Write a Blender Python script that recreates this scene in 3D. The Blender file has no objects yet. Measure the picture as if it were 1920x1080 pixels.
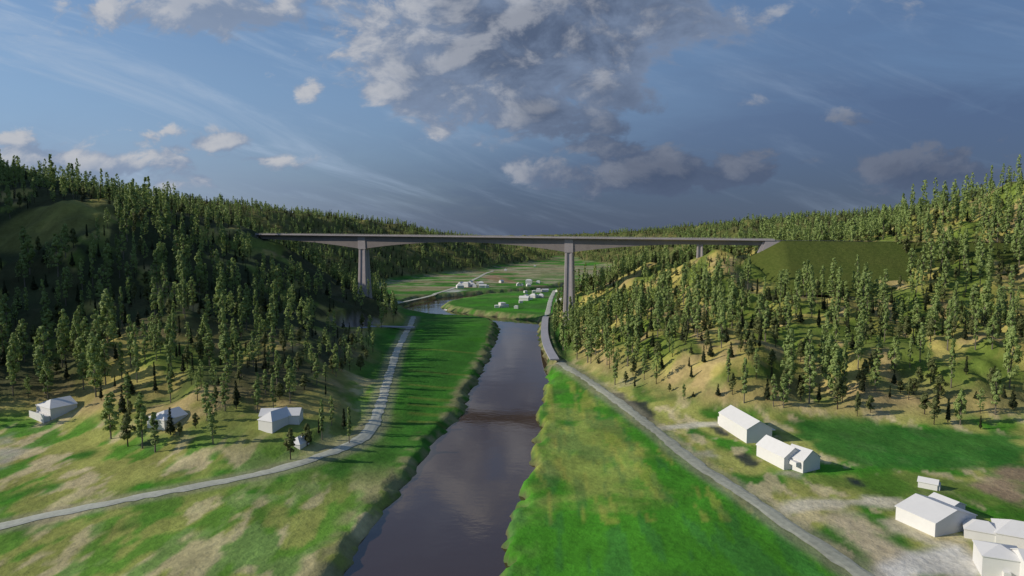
import bpy, bmesh, math, random
import numpy as np
from mathutils import Vector
R = math.radians
random.seed(7); rng = np.random.default_rng(11)
C = bpy.context.scene.collection
SC = bpy.context.scene

# ------------------------------------------------------------------ camera
CAMZ, PITCH, FPX = 70.0, R(4.78), 1280.0
cam = bpy.data.cameras.new("camera"); camo = bpy.data.objects.new("camera", cam); C.objects.link(camo)
cam.sensor_width = 36; cam.lens = 24.0; cam.clip_start = 1; cam.clip_end = 30000
camo.location = (0, 0, CAMZ); camo.rotation_euler = (R(90) - PITCH, 0, 0)
SC.camera = camo

# ------------------------------------------------------------------ light
SUN_EL, SUN_AZ = R(25), math.atan2(-0.12, -1.0)          # the sun stands far to the left, a little behind the camera
sd = Vector((math.cos(SUN_AZ) * math.cos(SUN_EL), math.sin(SUN_AZ) * math.cos(SUN_EL), math.sin(SUN_EL)))
sl = bpy.data.lights.new("sun", 'SUN'); sl.energy = 3.7; sl.angle = R(0.5); sl.color = (1.0, 0.90, 0.74)
so = bpy.data.objects.new("sun", sl); C.objects.link(so); so.rotation_euler = sd.to_track_quat('Z', 'Y').to_euler(); so.location = (-300, -50, 300)
SC.view_settings.view_transform = 'Standard'; SC.view_settings.look = 'None'
SC.view_settings.exposure = 0.15; SC.view_settings.gamma = 1
SC.cycles.max_bounces = 6; SC.cycles.diffuse_bounces = 3; SC.cycles.glossy_bounces = 3; SC.cycles.transparent_max_bounces = 4
SC.cycles.use_denoising = True

def pdir(px, py):
    u = (px - 960) / FPX; v = (540 - py) / FPX
    return np.array((u, math.cos(PITCH) + v * math.sin(PITCH), -math.sin(PITCH) + v * math.cos(PITCH)))
def at_z(px, py, z):
    d = pdir(px, py); t = (z - CAMZ) / d[2]; return np.array((d[0] * t, d[1] * t, z))
def at_y(px, py, Y):
    d = pdir(px, py); t = Y / d[1]; return np.array((d[0] * t, Y, CAMZ + d[2] * t))
def to_px(X, Y, Z):
    dz = Z - CAMZ; f = Y * math.cos(PITCH) - dz * math.sin(PITCH); w = Y * math.sin(PITCH) + dz * math.cos(PITCH)
    return 960 + FPX * X / f, 540 - FPX * w / f

# ------------------------------------------------------------------ sky
class NT:
    def __init__(s, tree): s.t = tree
    def n(s, kind, **kw):
        o = s.t.nodes.new(kind)
        for k, v in kw.items(): setattr(o, k, v)
        return o
    def put(s, sock, v):
        if isinstance(v, bpy.types.NodeSocket): s.t.links.new(v, sock)
        elif v is not None: sock.default_value = v
    def math(s, op, a, b=None, c=None, clamp=False):
        o = s.n('ShaderNodeMath', operation=op, use_clamp=clamp)
        for i, v in enumerate((a, b, c)): s.put(o.inputs[i], v)
        return o.outputs[0]
    def vm(s, op, a, b=None):
        o = s.n('ShaderNodeVectorMath', operation=op); s.put(o.inputs[0], a)
        if b is not None: s.put(o.inputs[1], b)
        return o.outputs['Value'] if op in ('LENGTH', 'DOT_PRODUCT', 'DISTANCE') else o.outputs[0]
    def rng(s, x, a, b, c=0.0, d=1.0, smooth=True):
        o = s.n('ShaderNodeMapRange'); o.interpolation_type = 'SMOOTHSTEP' if smooth else 'LINEAR'; o.clamp = True
        for i, v in enumerate((x, a, b, c, d)): s.put(o.inputs[i], v)
        return o.outputs[0]
    def mix(s, f, a, b, blend='MIX'):
        o = s.n('ShaderNodeMix', data_type='RGBA', blend_type=blend)
        s.put(o.inputs[0], f); s.put(o.inputs[6], a if isinstance(a, bpy.types.NodeSocket) else (*a, 1)); s.put(o.inputs[7], b if isinstance(b, bpy.types.NodeSocket) else (*b, 1))
        return o.outputs[2]
    def noise(s, vec, scale, detail=4, rough=0.55, dist=0.0, w=None):
        o = s.n('ShaderNodeTexNoise'); s.put(o.inputs['Vector'], vec); o.inputs['Scale'].default_value = scale
        o.inputs['Detail'].default_value = detail; o.inputs['Roughness'].default_value = rough; o.inputs['Distortion'].default_value = dist
        return o
    def xyz(s, x, y, z=0.0):
        o = s.n('ShaderNodeCombineXYZ')
        for i, v in enumerate((x, y, z)): s.put(o.inputs[i], v)
        return o.outputs[0]

W = bpy.data.worlds.new("World"); SC.world = W; W.use_nodes = True
T = NT(W.node_tree); W.node_tree.nodes.clear()
# cumulus banks as (image-plane style bearing/elevation of the bank, half sizes, strength): a bearing of tan(X/Y), height tan(Z/Y)
def bank(px, py, rx, ry, a):
    d = pdir(px, py); return (d[0] / d[1], d[2] / d[1], rx / FPX, ry / FPX, a)
BANKS = [bank(*b) for b in (
    (960, 60, 300, 150, 1.0), (1080, 10, 260, 110, .9), (760, 175, 95, 48, .72), (1010, 212, 120, 50, .85), (1230, 100, 130, 60, .55), (1120, 232, 90, 30, .6),
    (1200, 322, 230, 42, .9), (1120, 278, 130, 28, .66), (1340, 322, 150, 34, .75), (990, 325, 100, 30, .45), (1420, 300, 60, 26, .5), (1760, 312, 210, 38, .8), (1900, 285, 90, 30, .5), (1580, 222, 110, 24, .48), (1400, 192, 80, 22, .5),
    (370, 10, 200, 55, .85), (440, 70, 60, 40, .5), (575, 163, 50, 34, .62), (655, 50, 34, 28, .6), (500, 140, 55, 22, .4), (815, 256, 38, 26, .55), (880, 272, 50, 16, .42),
    (290, 244, 120, 24, .62), (400, 268, 120, 22, .62), (510, 298, 110, 22, .56), (160, 302, 260, 36, .66), (40, 262, 150, 30, .6), (330, 340, 160, 30, .5), (40, 60, 70, 20, .4), (40, 128, 50, 12, .38), (600, 62, 26, 14, .4), (1500, 20, 260, 50, .45))]
g = bpy.data.node_groups.new("cloud_density", 'ShaderNodeTree')
g.interface.new_socket("P", in_out='INPUT', socket_type='NodeSocketVector')
g.interface.new_socket("D", in_out='OUTPUT', socket_type='NodeSocketFloat'); g.interface.new_socket("B", in_out='OUTPUT', socket_type='NodeSocketFloat')
G = NT(g); gi = G.n('NodeGroupInput'); go = G.n('NodeGroupOutput'); P = gi.outputs[0]
wn = G.noise(P, 5.0, 3, 0.6); wv = G.vm('SUBTRACT', wn.outputs['Color'], (.5, .5, .5)); wv2 = G.vm('MULTIPLY', wv, (.10, .05, 0)); PW = G.vm('ADD', P, wv2)
acc = None
for (u, v, ru, rv, a) in BANKS:
    q = G.vm('MULTIPLY', G.vm('SUBTRACT', PW, (u, v, 0)), (1 / ru, 1 / rv, 0))
    f = G.rng(G.vm('LENGTH', q), 2.0, 0.0, 0.0, a * 1.2, False)
    acc = f if acc is None else G.math('MAXIMUM', acc, f)
n1 = G.noise(G.vm('MULTIPLY', P, (1, 1.6, 1)), 10.0, 10, 0.62, 0.3)
nn = G.math('MULTIPLY', G.math('SUBTRACT', n1.outputs['Fac'], .5), 2.6)
den = G.math('ADD', acc, G.math('MULTIPLY', nn, G.math('ADD', G.math('MULTIPLY', acc, .50), .30)))
G.put(go.inputs[0], den); G.put(go.inputs[1], acc)

tc = T.n('ShaderNodeTexCoord'); sep = T.n('ShaderNodeSeparateXYZ'); T.put(sep.inputs[0], tc.outputs['Generated'])
dx, dy, dz = sep.outputs
ay = T.math('MAXIMUM', T.math('ABSOLUTE', dy), 0.06)
U = T.math('DIVIDE', dx, ay); V = T.math('DIVIDE', dz, ay); P0 = T.xyz(U, V, 0)
sky = T.n('ShaderNodeTexSky', sky_type='NISHITA'); sky.sun_disc = False; sky.sun_elevation = SUN_EL
sky.sun_rotation = math.atan2(sd.x, sd.y); sky.air_density = 1.0; sky.dust_density = 0.6; sky.ozone_density = 2.0; sky.altitude = 100
SK = 0.105; K = 1.0 / SK
def kc(r, gg, b): return (r * K, gg * K, b * K)
base = T.mix(1.0, sky.outputs[0], (0.74, 0.83, 0.94), 'MULTIPLY')
# thin grey-blue veil: heavier low down and away from the sun
east = T.rng(U, -0.75, 0.75)
low = T.rng(V, 0.36, 0.02)
east2 = T.rng(U, -.62, .06)
veilc = T.mix(east, kc(.21, .32, .49), kc(.066, .105, .205))
veilc = T.mix(T.math('MULTIPLY', T.rng(V, .20, 0.0), .95), veilc, T.mix(east2, kc(.25, .31, .41), kc(.052, .075, .135)))
nv = T.noise(T.vm('MULTIPLY', P0, (1.2, 5.0, 1)), 3.0, 6, .62, .4)
vf = T.math('ADD', T.math('MULTIPLY', low, .75), T.math('MULTIPLY', east, .60))
vf = T.math('ADD', vf, T.rng(U, -.05, -.75, 0.0, .28))
vf = T.math('ADD', vf, T.math('MULTIPLY', T.math('SUBTRACT', nv.outputs['Fac'], .5), .5), clamp=True)
col = T.mix(T.math('MULTIPLY', vf, .92, clamp=True), base, veilc)
# cirrus streaks fanning from the upper left
rot = T.n('ShaderNodeVectorRotate', rotation_type='Z_AXIS'); T.put(rot.inputs['Vector'], P0); rot.inputs['Angle'].default_value = R(18)
ci = T.noise(T.vm('MULTIPLY', rot.outputs[0], (1.0, 7.0, 1)), 2.6, 7, .63, .6)
cif = T.math('MULTIPLY', T.rng(ci.outputs['Fac'], .47, .78), T.math('ADD', T.math('MULTIPLY', T.rng(U, .3, -.6), .75), .22))
col = T.mix(cif, col, kc(.34, .43, .56))
gd = T.n('ShaderNodeGroup'); gd.node_tree = g; T.put(gd.inputs[0], P0)
gs = T.n('ShaderNodeGroup'); gs.node_tree = g; T.put(gs.inputs[0], T.vm('ADD', P0, (-.034, .014, 0)))
D0, D1 = gd.outputs[0], gs.outputs[0]
alpha = T.rng(D0, .42, .62)
lit = T.rng(T.math('SUBTRACT', D0, D1), -.10, .36)
thick = T.rng(D0, .50, 1.15)
lit = T.math('MULTIPLY', lit, T.math('SUBTRACT', 1.0, T.math('MULTIPLY', T.rng(V, .24, .14), T.rng(U, -.15, .15, 0.0, .66))))
litw = T.math('MULTIPLY', lit, T.rng(U, .75, -.4, .38, 1.0))
dark = T.mix(thick, kc(.17, .22, .32), kc(.072, .098, .160))
dark = T.mix(T.math('MULTIPLY', T.rng(V, .24, .12), T.rng(U, -.15, .2, 0.0, .8)), dark, kc(.055, .078, .135))
dark = T.mix(T.rng(U, .1, -.6), dark, kc(.21, .27, .38))
ccol = T.mix(T.math('MULTIPLY', litw, T.rng(thick, 1.0, .2, .6, 1.0), clamp=True), dark, kc(.46, .47, .50))
col = T.mix(T.math('MULTIPLY', alpha, .93), col, ccol)
bg = T.n('ShaderNodeBackground'); T.put(bg.inputs[0], col); bg.inputs[1].default_value = SK
wo = T.n('ShaderNodeOutputWorld'); T.put(wo.inputs[0], bg.outputs[0])
W.cycles.sampling_method = 'MANUAL'; W.cycles.sample_map_resolution = 512

# ------------------------------------------------------------------ helpers
def tag(o, label=None, cat=None, group=None, kind=None):
    if label: o['label'] = label
    if cat: o['category'] = cat
    if group: o['group'] = group
    if kind: o['kind'] = kind
    return o
def empty(name, loc, rz=0.0):
    o = bpy.data.objects.new(name, None); C.objects.link(o); o.location = loc; o.rotation_euler = (0, 0, rz); o.empty_display_size = 1; return o
def mesh_obj(name, verts, faces, mat, parent=None, smooth=False):
    me = bpy.data.meshes.new(name); me.from_pydata([tuple(map(float, v)) for v in verts], [], faces); me.update()
    o = bpy.data.objects.new(name, me); C.objects.link(o)
    if mat: me.materials.append(mat)
    if parent: o.parent = parent
    if smooth: me.polygons.foreach_set('use_smooth', [True] * len(me.polygons))
    return o
def quads_mesh(name, V4, mats, mi=None, tint=None):
    """V4: (N,4,3) float array of separate quads"""
    n = len(V4); me = bpy.data.meshes.new(name)
    me.vertices.add(n * 4); me.vertices.foreach_set('co', V4.reshape(-1).astype(np.float32))
    me.loops.add(n * 4); me.loops.foreach_set('vertex_index', np.arange(n * 4, dtype=np.int32))
    me.polygons.add(n); me.polygons.foreach_set('loop_start', np.arange(0, n * 4, 4, dtype=np.int32))
    me.polygons.foreach_set('loop_total', np.full(n, 4, dtype=np.int32))
    for m in mats: me.materials.append(m)
    if mi is not None: me.polygons.foreach_set('material_index', mi.astype(np.int32))
    me.update(calc_edges=True); return me
class MB:
    def __init__(s): s.v = []; s.f = []
    def add(s, vs, fs):
        b = len(s.v); s.v += [tuple(map(float, v)) for v in vs]; s.f += [tuple(b + i for i in f) for f in fs]
    def box(s, x0, x1, y0, y1, z0, z1):
        s.add([(x0, y0, z0), (x1, y0, z0), (x1, y1, z0), (x0, y1, z0), (x0, y0, z1), (x1, y0, z1), (x1, y1, z1), (x0, y1, z1)],
              [(0, 3, 2, 1), (4, 5, 6, 7), (0, 1, 5, 4), (1, 2, 6, 5), (2, 3, 7, 6), (3, 0, 4, 7)])
    def loft(s, rings, cap=True):
        n = len(rings[0]); b = len(s.v)
        for r in rings: s.v += [tuple(map(float, p)) for p in r]
        for i in range(len(rings) - 1):
            for j in range(n):
                k = (j + 1) % n; s.f.append((b + i * n + j, b + i * n + k, b + (i + 1) * n + k, b + (i + 1) * n + j))
        if cap:
            s.f.append(tuple(b + j for j in reversed(range(n)))); s.f.append(tuple(b + (len(rings) - 1) * n + j for j in range(n)))
    def tube(s, a, b, r0, r1, n=6):
        a = Vector(a); b = Vector(b); d = (b - a).normalized(); q = d.to_track_quat('Z', 'Y')
        s.loft([[p + q @ Vector((r * math.cos(2 * math.pi * i / n), r * math.sin(2 * math.pi * i / n), 0)) for i in range(n)] for p, r in ((a, r0), (b, r1))])
    def build(s, name, mat, parent=None, smooth=False):
        o = mesh_obj(name, s.v, s.f, mat, parent, smooth)
        bm = bmesh.new(); bm.from_mesh(o.data); bmesh.ops.recalc_face_normals(bm, faces=bm.faces); bm.to_mesh(o.data); bm.free()
        return o
def smooth01(x): x = np.clip(x, 0, 1); return x * x * (3 - 2 * x)
def _hash(ix, iy, s):
    h = (ix.astype(np.int64) * 374761393 + iy.astype(np.int64) * 668265263 + s * 974634777) & 0x7fffffff
    h = ((h ^ (h >> 13)) * 1274126177) & 0x7fffffff
    return ((h ^ (h >> 16)) & 0xffffff) / float(0xffffff)
def vnoise(x, y, s=0):
    ix = np.floor(x); iy = np.floor(y); fx = x - ix; fy = y - iy; fx = fx * fx * fx * (fx * (fx * 6 - 15) + 10); fy = fy * fy * fy * (fy * (fy * 6 - 15) + 10)
    a = _hash(ix, iy, s); b = _hash(ix + 1, iy, s); c = _hash(ix, iy + 1, s); d = _hash(ix + 1, iy + 1, s)
    return (a * (1 - fx) + b * fx) * (1 - fy) + (c * (1 - fx) + d * fx) * fy
def fbm(x, y, s=0, o=4, g=.5):
    t = 0; a = 1; n = 0
    for i in range(o):
        ca, sa = math.cos(i * .7 + .3), math.sin(i * .7 + .3)
        t = t + a * vnoise((x * ca - y * sa) * 2 ** i, (x * sa + y * ca) * 2 ** i, s + i * 17); n += a; a *= g
    return t / n
def seg_dist(X, Y, A, B):
    ax, ay = A[:2]; bx, by = B[:2]; L = (bx - ax) ** 2 + (by - ay) ** 2 + 1e-9
    t = np.clip(((X - ax) * (bx - ax) + (Y - ay) * (by - ay)) / L, 0, 1)
    return np.hypot(X - ax - t * (bx - ax), Y - ay - t * (by - ay)), t
def line_dist(X, Y, pts, zs=None):
    d = np.full(X.shape, 1e9); z = np.zeros(X.shape)
    for i in range(len(pts) - 1):
        q, t = seg_dist(X, Y, pts[i], pts[i + 1]); m = q < d; d = np.where(m, q, d)
        if zs is not None: z = np.where(m, zs[i] * (1 - t) + zs[i + 1] * t, z)
    return (d, z) if zs is not None else d
def poly_sd(X, Y, pts):
    d = line_dist(X, Y, list(pts) + [pts[0]]); ins = np.zeros(X.shape, bool); n = len(pts)
    for i in range(n):
        x0, y0 = pts[i][:2]; x1, y1 = pts[(i + 1) % n][:2]
        c = ((y0 > Y) != (y1 > Y)) & (X < (x1 - x0) * (Y - y0) / (y1 - y0 + 1e-12) + x0); ins ^= c
    return np.where(ins, -d, d)
def chain(pts, n=6):
    p = np.array(pts, float); out = []
    for i in range(len(p) - 1):
        a, b, c, d = p[max(i - 1, 0)], p[i], p[i + 1], p[min(i + 2, len(p) - 1)]
        for k in range(n):
            t = k / n; out.append(.5 * (2 * b + (c - a) * t + (2 * a - 5 * b + 4 * c - d) * t * t + (3 * b - a - 3 * c + d) * t ** 3))
    out.append(p[-1]); return np.array(out)

# ------------------------------------------------------------------ plan of the place (metres)
FLOOR = 4.0
BL, BR = np.array((-110.0, 508.0)), np.array((39.5, 468.0)); AX = (BR - BL) / np.linalg.norm(BR - BL); TV = np.array((AX[1], -AX[0]))  # TV points at the camera
SPAN = np.linalg.norm(BR - BL)
def deck_z(s): return 66.6 - 0.0084 * s                  # s along the axis from the west pier
S0, S3, SA, SE, SEND = -88.0, SPAN + 86.0, SPAN + 122.0, SPAN + 131.0, SPAN + 330.0
RIVER = [at_z(*p, 0)[:2] for p in (
    (600, 1180), (640, 1100), (672, 1045), (700, 990), (728, 955), (752, 925), (790, 880), (812, 840), (838, 812), (860, 790), (882, 745), (905, 700), (925, 658), (935, 634), (939, 616), (932, 607),
    (908, 601), (867, 597), (825, 596), (792, 591), (765, 586), (752, 578), (760, 570), (783, 562), (846, 557), (908, 552), (950, 549), (992, 546), (1033, 541), (1062, 535.5), (1082, 534),
    (1078, 540), (1054, 543), (992, 550), (950, 553), (908, 557), (867, 564), (835, 571), (824, 577), (840, 583), (887, 591), (950, 597), (1000, 601), (1012, 607), (1008, 625), (1010, 640), (1018, 662), (1027, 685),
    (1024, 715), (1018, 745), (1010, 785), (1007, 830), (1000, 862), (992, 900), (978, 955), (962, 1000), (950, 1040), (935, 1090), (915, 1180))]
ROAD_E = chain([at_z(*p, FLOOR)[:2] for p in ((1760, 1180), (1620, 1080), (1500, 1000), (1400, 930), (1300, 865), (1225, 803), (1150, 747), (1090, 706), (1046, 679))])
ROAD_W = chain([at_z(*p, FLOOR)[:2] for p in ((-200, 1040), (0, 988), (200, 945), (400, 906), (510, 884), (600, 857), (660, 832), (694, 805), (712, 765), (726, 718), (741, 668), (756, 635), (770, 608), (776, 594))])
ROAD_F = chain([at_z(*p, FLOOR)[:2] for p in ((715, 576), (750, 566), (800, 555), (846, 542), (877, 530), (898, 520), (910, 513), (925, 508))])
ROAD_N = chain([at_z(*p, FLOOR)[:2] for p in ((1025, 596), (1028, 580), (1033, 560), (1040, 545))])
SLAB = chain([at_z(*p, 6.0)[:2] for p in ((1040, 674), (1027, 650), (1021, 625), (1022, 600), (1024, 594))])
STRIP_A = chain([at_z(*p, 6.5)[:2] for p in ((640, 619), (668, 616), (702, 611))]); STRIP_B = chain([at_z(*p, 6.5)[:2] for p in ((714, 611), (745, 612), (777, 613))])
STRIP_C = chain([at_y(*p, 470)[:2] for p in ((608, 580), (625, 573), (650, 565))]); ZC = at_y(628, 573, 470)[2]
PADS = []   # house pads: (x, y, r)

# ------------------------------------------------------------------ terrain
cp = []
for p in ((-120, 815), (0, 797), (60, 786), (150, 800), (290, 855), (400, 868), (480, 872), (570, 852), (640, 824), (682, 790), (695, 740), (700, 690), (705, 650), (735, 622), (765, 603), (758, 588),
          (1052, 672), (1080, 690), (1150, 728), (1250, 762), (1400, 776), (1500, 786), (1620, 796), (1760, 802), (1920, 812), (2050, 815), (1062, 618), (1045, 590), (1058, 572), (1090, 552)):
    cp.append(at_z(*p, FLOOR))
for p in ((100, 900), (300, 940), (550, 930), (800, 900), (745, 740), (850, 650), (830, 605), (1060, 850), (1300, 950), (1600, 900), (1880, 880), (1750, 1020), (990, 560), (900, 575), (990, 640),
          (780, 540), (850, 528), (930, 520), (1000, 510), (1060, 512), (1120, 500)):
    q = at_z(*p, FLOOR); q[2] = -7; cp.append(q)
for p in ((720, 527), (780, 520), (850, 513), (930, 500), (1000, 492), (1045, 488), (1085, 486)): cp.append(at_z(*p, FLOOR))
for p in (  # west hill: bench with cottages, slope, skyline
    (105, 776, 233), (312, 796, 214), (525, 801, 205), (562, 836, 193), (260, 712, 262), (200, 740, 240), (420, 770, 220), (450, 720, 245), (380, 690, 262), (560, 760, 222), (620, 770, 228), (620, 820, 212),
    (0, 700, 258), (100, 700, 262), (0, 600, 305), (100, 640, 285), (100, 540, 335), (190, 600, 310), (190, 690, 266), (0, 500, 350), (60, 460, 372), (150, 405, 398), (230, 470, 372), (0, 400, 400), (110, 356, 432), (0, 346, 436), (40, 350, 430), (-40, 350, 434), (20, 348, 500), (60, 362, 600), (-60, 352, 500), (40, 470, 392),
    (300, 612, 300), (290, 680, 264), (350, 530, 362), (350, 460, 425), (430, 530, 410), (450, 620, 330), (450, 560, 385), (540, 520, 455), (560, 600, 375), (540, 680, 280), (600, 560, 440), (640, 640, 340), (640, 720, 268), (600, 640, 335),
    (680, 562, 500), (640, 545, 508), (730, 578, 492), (690, 595, 462), (650, 600, 430),
    (200, 374, 448), (260, 402, 458), (330, 412, 478), (420, 424, 505), (484, 440, 533), (560, 490, 520), (600, 512, 515), (-90, 365, 432), (-150, 500, 340), (-150, 650, 270)): cp.append(at_y(*p))
for p in (  # east hill
    (1920, 780, 236), (1920, 700, 266), (1920, 600, 318), (1920, 500, 372), (1920, 430, 402), (1920, 372, 430), (1850, 402, 425), (1785, 432, 425), (1715, 470, 412), (2050, 500, 360), (2050, 650, 280), (2050, 330, 440),
    (1100, 640, 395), (1100, 600, 432), (1075, 580, 455), (1150, 660, 350), (1150, 590, 425), (1150, 540, 462), (1165, 515, 492), (1090, 556, 480), (1120, 690, 315), (1250, 720, 275), (1250, 640, 335), (1250, 560, 395), (1250, 500, 455), (1220, 490, 500), (1312, 492, 448),
    (1400, 745, 256), (1400, 670, 297), (1400, 590, 350), (1400, 530, 402), (1340, 500, 440), (1550, 745, 254), (1550, 670, 290), (1550, 590, 335), (1550, 548, 372), (1700, 750, 252), (1700, 670, 286), (1700, 590, 325), (1700, 535, 368),
    (1820, 700, 264), (1820, 600, 315), (1820, 500, 380), (1620, 720, 262), (1480, 536, 398), (1600, 520, 405)): cp.append(at_y(p[0], p[1], p[2] * (.962 if 630 < p[1] < 765 else 1)))
for p in (  # far ridges
    (480, 414, 900), (560, 421, 960), (640, 427, 1050), (760, 441, 1180), (830, 447, 1260), (890, 455, 1380), (960, 462, 1550), (620, 480, 900), (760, 480, 1050), (880, 478, 1250), (700, 505, 880), (400, 405, 820),
    (1090, 446, 1900), (1160, 445, 1750), (1120, 470, 1750), (1230, 444, 1500), (1200, 468, 1400), (1280, 440, 1150), (1250, 466, 900), (1340, 441, 950), (1390, 435, 850), (1450, 445, 800), (1520, 447, 770), (1600, 446, 740), (1700, 434, 660), (1780, 415, 560), (1020, 480, 1750), (1000, 460, 2200)): cp.append(at_y(*p))
for p in ((-350, 100, 4), (-350, -100, 4), (-600, 100, 30), (-450, 180, 20), (-430, 262, 148), (-455, 340, 192), (-490, 430, 222), (-600, 560, 190), (-700, 400, 215), (-280, 640, 62), (-200, 600, 40), (-190, 690, 20), (-330, 720, 70), (-900, 900, 110), (-700, 1600, 100), (-700, 3000, 90), (0, 3500, 30), (0, 2600, 35), (-200, 2600, 40), (250, 2600, 40), (-500, 3500, 40), (500, 3500, 40), (0, 6300, 0), (-3500, 6300, 20), (3500, 6300, 20), (-1500, 4800, 20), (1500, 4800, 20), (0, 4500, 10), (1600, 6300, 0), (-1600, 6300, 0), (900, 3000, 90), (900, 1500, 85),  # high ridge left of view is added to shade the west hill
          (105, 620, -5), (110, 760, -5), (150, 620, 22), (185, 560, 45), (240, 520, 58), (320, 560, 66), (500, 520, 95), (700, 400, 110), (450, 250, 30), (400, 100, 4), (600, 0, 10), (0, -100, -7), (300, -100, 0), (160, 1050, -5), (-150, 830, -5)): cp.append(np.array(p, float))
cp = np.array(cp)
CS = 25.0
def rbf_fit(pts, val):
    n = len(pts); A = np.sqrt((pts[:, None, 0] - pts[None, :, 0]) ** 2 + (pts[:, None, 1] - pts[None, :, 1]) ** 2 + CS * CS)
    A = A - np.eye(n) * 6.0
    M = np.zeros((n + 3, n + 3)); M[:n, :n] = A; M[:n, n] = 1; M[:n, n + 1:] = pts / 500; M[n, :n] = 1; M[n + 1:, :n] = (pts / 500).T
    return np.linalg.solve(M, np.concatenate((val, np.zeros(3))))
WT = rbf_fit(cp[:, :2], cp[:, 2])
def rbf(X, Y):
    out = np.full(X.shape, WT[len(cp)]) + WT[len(cp) + 1] * X / 500 + WT[len(cp) + 2] * Y / 500
    for i in range(len(cp)): out += WT[i] * np.sqrt((X - cp[i, 0]) ** 2 + (Y - cp[i, 1]) ** 2 + CS * CS)
    return out
NR, NC, SMIN, SMAX, WMAX = 660, 780, 190.0, 6500.0, 1.1
LR = math.log(SMAX / SMIN)
gs_ = SMIN * np.exp(np.linspace(0, LR, NR)); gw_ = np.linspace(-WMAX, WMAX, NC)
GX = gs_[:, None] * gw_[None, :]; GY = np.repeat(gs_[:, None] - 150.0, NC, 1)
hill = np.clip(rbf(GX, GY), -20, 170)
fl = FLOOR + (fbm(GX / 40, GY / 40, 3, 3) - .5) * .7
rd = poly_sd(GX, GY, RIVER); fl = fl - 1.7 * (1 - smooth01((rd - 8) / 26)) * (GY < 420)
hm = smooth01((hill - FLOOR) / np.where(GX > 0, 9, 14))
scale = 1 + smooth01((GY - 600) / 800) * .6
hill = hill + hm * ((fbm(GX / 46, GY / 46, 21, 2) - .5) * np.where(GX > 0, 17, 14) * scale + (fbm(GX / 17, GY / 17, 31, 3) - .5) * np.where(GX > 0, 9.5, 8))
dome = ((GX + 262) / 34) ** 2 + ((GY - 392) / 32) ** 2; hill = hill + 13 * np.exp(-dome * 1.3)   # the bare dome on the west hill
k = 2.5; df = hill - fl
GZ = fl + np.where(df > k, df, np.where(df < -k, 0, (df + k) ** 2 / (4 * k)))
hillm = smooth01((GZ - fl) / 5)
# road benches cut into the slopes
for line, z, wd in ((SLAB, 5.6, 4.5), (STRIP_A, 5.9, 4.0), (STRIP_B, 5.9, 3.2), (STRIP_C, ZC - .5, 4.0)):
    d = line_dist(GX, GY, line); GZ = GZ + (z - GZ) * (1 - smooth01((d - wd) / 6.0))
for line, wd in ((ROAD_E, 3.4), (ROAD_W, 3.6)):
    d = line_dist(GX, GY, line); GZ = GZ + (np.minimum(GZ, FLOOR + .3) - GZ) * (1 - smooth01((d - wd) / 9.0))
# ground under the bridge ends and the east embankment stays below them
sb = (GX - BL[0]) * AX[0] + (GY - BL[1]) * AX[1]; tb = (GX - BL[0]) * TV[0] + (GY - BL[1]) * TV[1]
lim = deck_z(sb) - 1.5 + np.maximum(np.abs(tb) - 9, 0) * .9
inb = (sb > S0 - 3) & (sb < SA); GZ = np.where(inb, np.minimum(GZ, lim - np.where(sb > S0 + 2, 3.2, 0)), GZ)
ine = (sb >= SA) & (sb < SPAN + 196); lime = deck_z(sb) - 3 - np.maximum(tb - 7, 0) * .62
GZ = np.where(ine & (tb > -14) & (tb < 46), np.minimum(GZ, lime), GZ)
# river
rdn = rd + (fbm(GX / 5, GY / 5, 77, 2) - .5) * np.where(GX < -20, 4.0, 6.0) * np.clip(1 - np.abs(rd) / 30, 0, 1)
bankw = np.where((GX > -8) & (GY < 300), 1.6, np.where(GY < 380, 4.6, 6.0)); eastb = (GX > -8) & (GY < 330)
GZ = np.where(rdn < bankw, np.minimum(GZ, -0.6 + (GZ + .6) * smooth01((rdn + .8) / (bankw + .8))), GZ); GZ = GZ + np.exp(-((rdn - 3) / 3.0) ** 2) * (fbm(GX / 2.6, GY / 2.6, 133, 2) - .5) * .7; GZ = np.where(rdn < 0, np.minimum(GZ, -.6 + np.maximum(rdn, -6) * .4), GZ)

def gsample(A, X, Y):
    X = np.asarray(X, float); Y = np.asarray(Y, float)
    s = Y + 150.0; r = np.clip(np.log(np.maximum(s, SMIN) / SMIN) / LR * (NR - 1), 0, NR - 1.001); c = np.clip((X / s + WMAX) / (2 * WMAX) * (NC - 1), 0, NC - 1.001)
    i = r.astype(int); j = c.astype(int); fr = r - i; fc = c - j
    return (A[i, j] * (1 - fc) + A[i, j + 1] * fc) * (1 - fr) + (A[i + 1, j] * (1 - fc) + A[i + 1, j + 1] * fc) * fr
def gz(x, y): return float(gsample(GZ, x, y))
def pick(px, py):
    """where the line of sight through a photo pixel meets the ground"""
    d = pdir(px, py); d = d / d[1]; Y = np.concatenate((np.arange(60, 700, .5), np.arange(700, 3000, 4.0)))
    z = gsample(GZ, d[0] * Y, Y); hit = np.nonzero(CAMZ + d[2] * Y <= z)[0]; y = Y[hit[0]] if len(hit) else 400.0
    return np.array((d[0] * y, y, gz(d[0] * y, y)))

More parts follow.
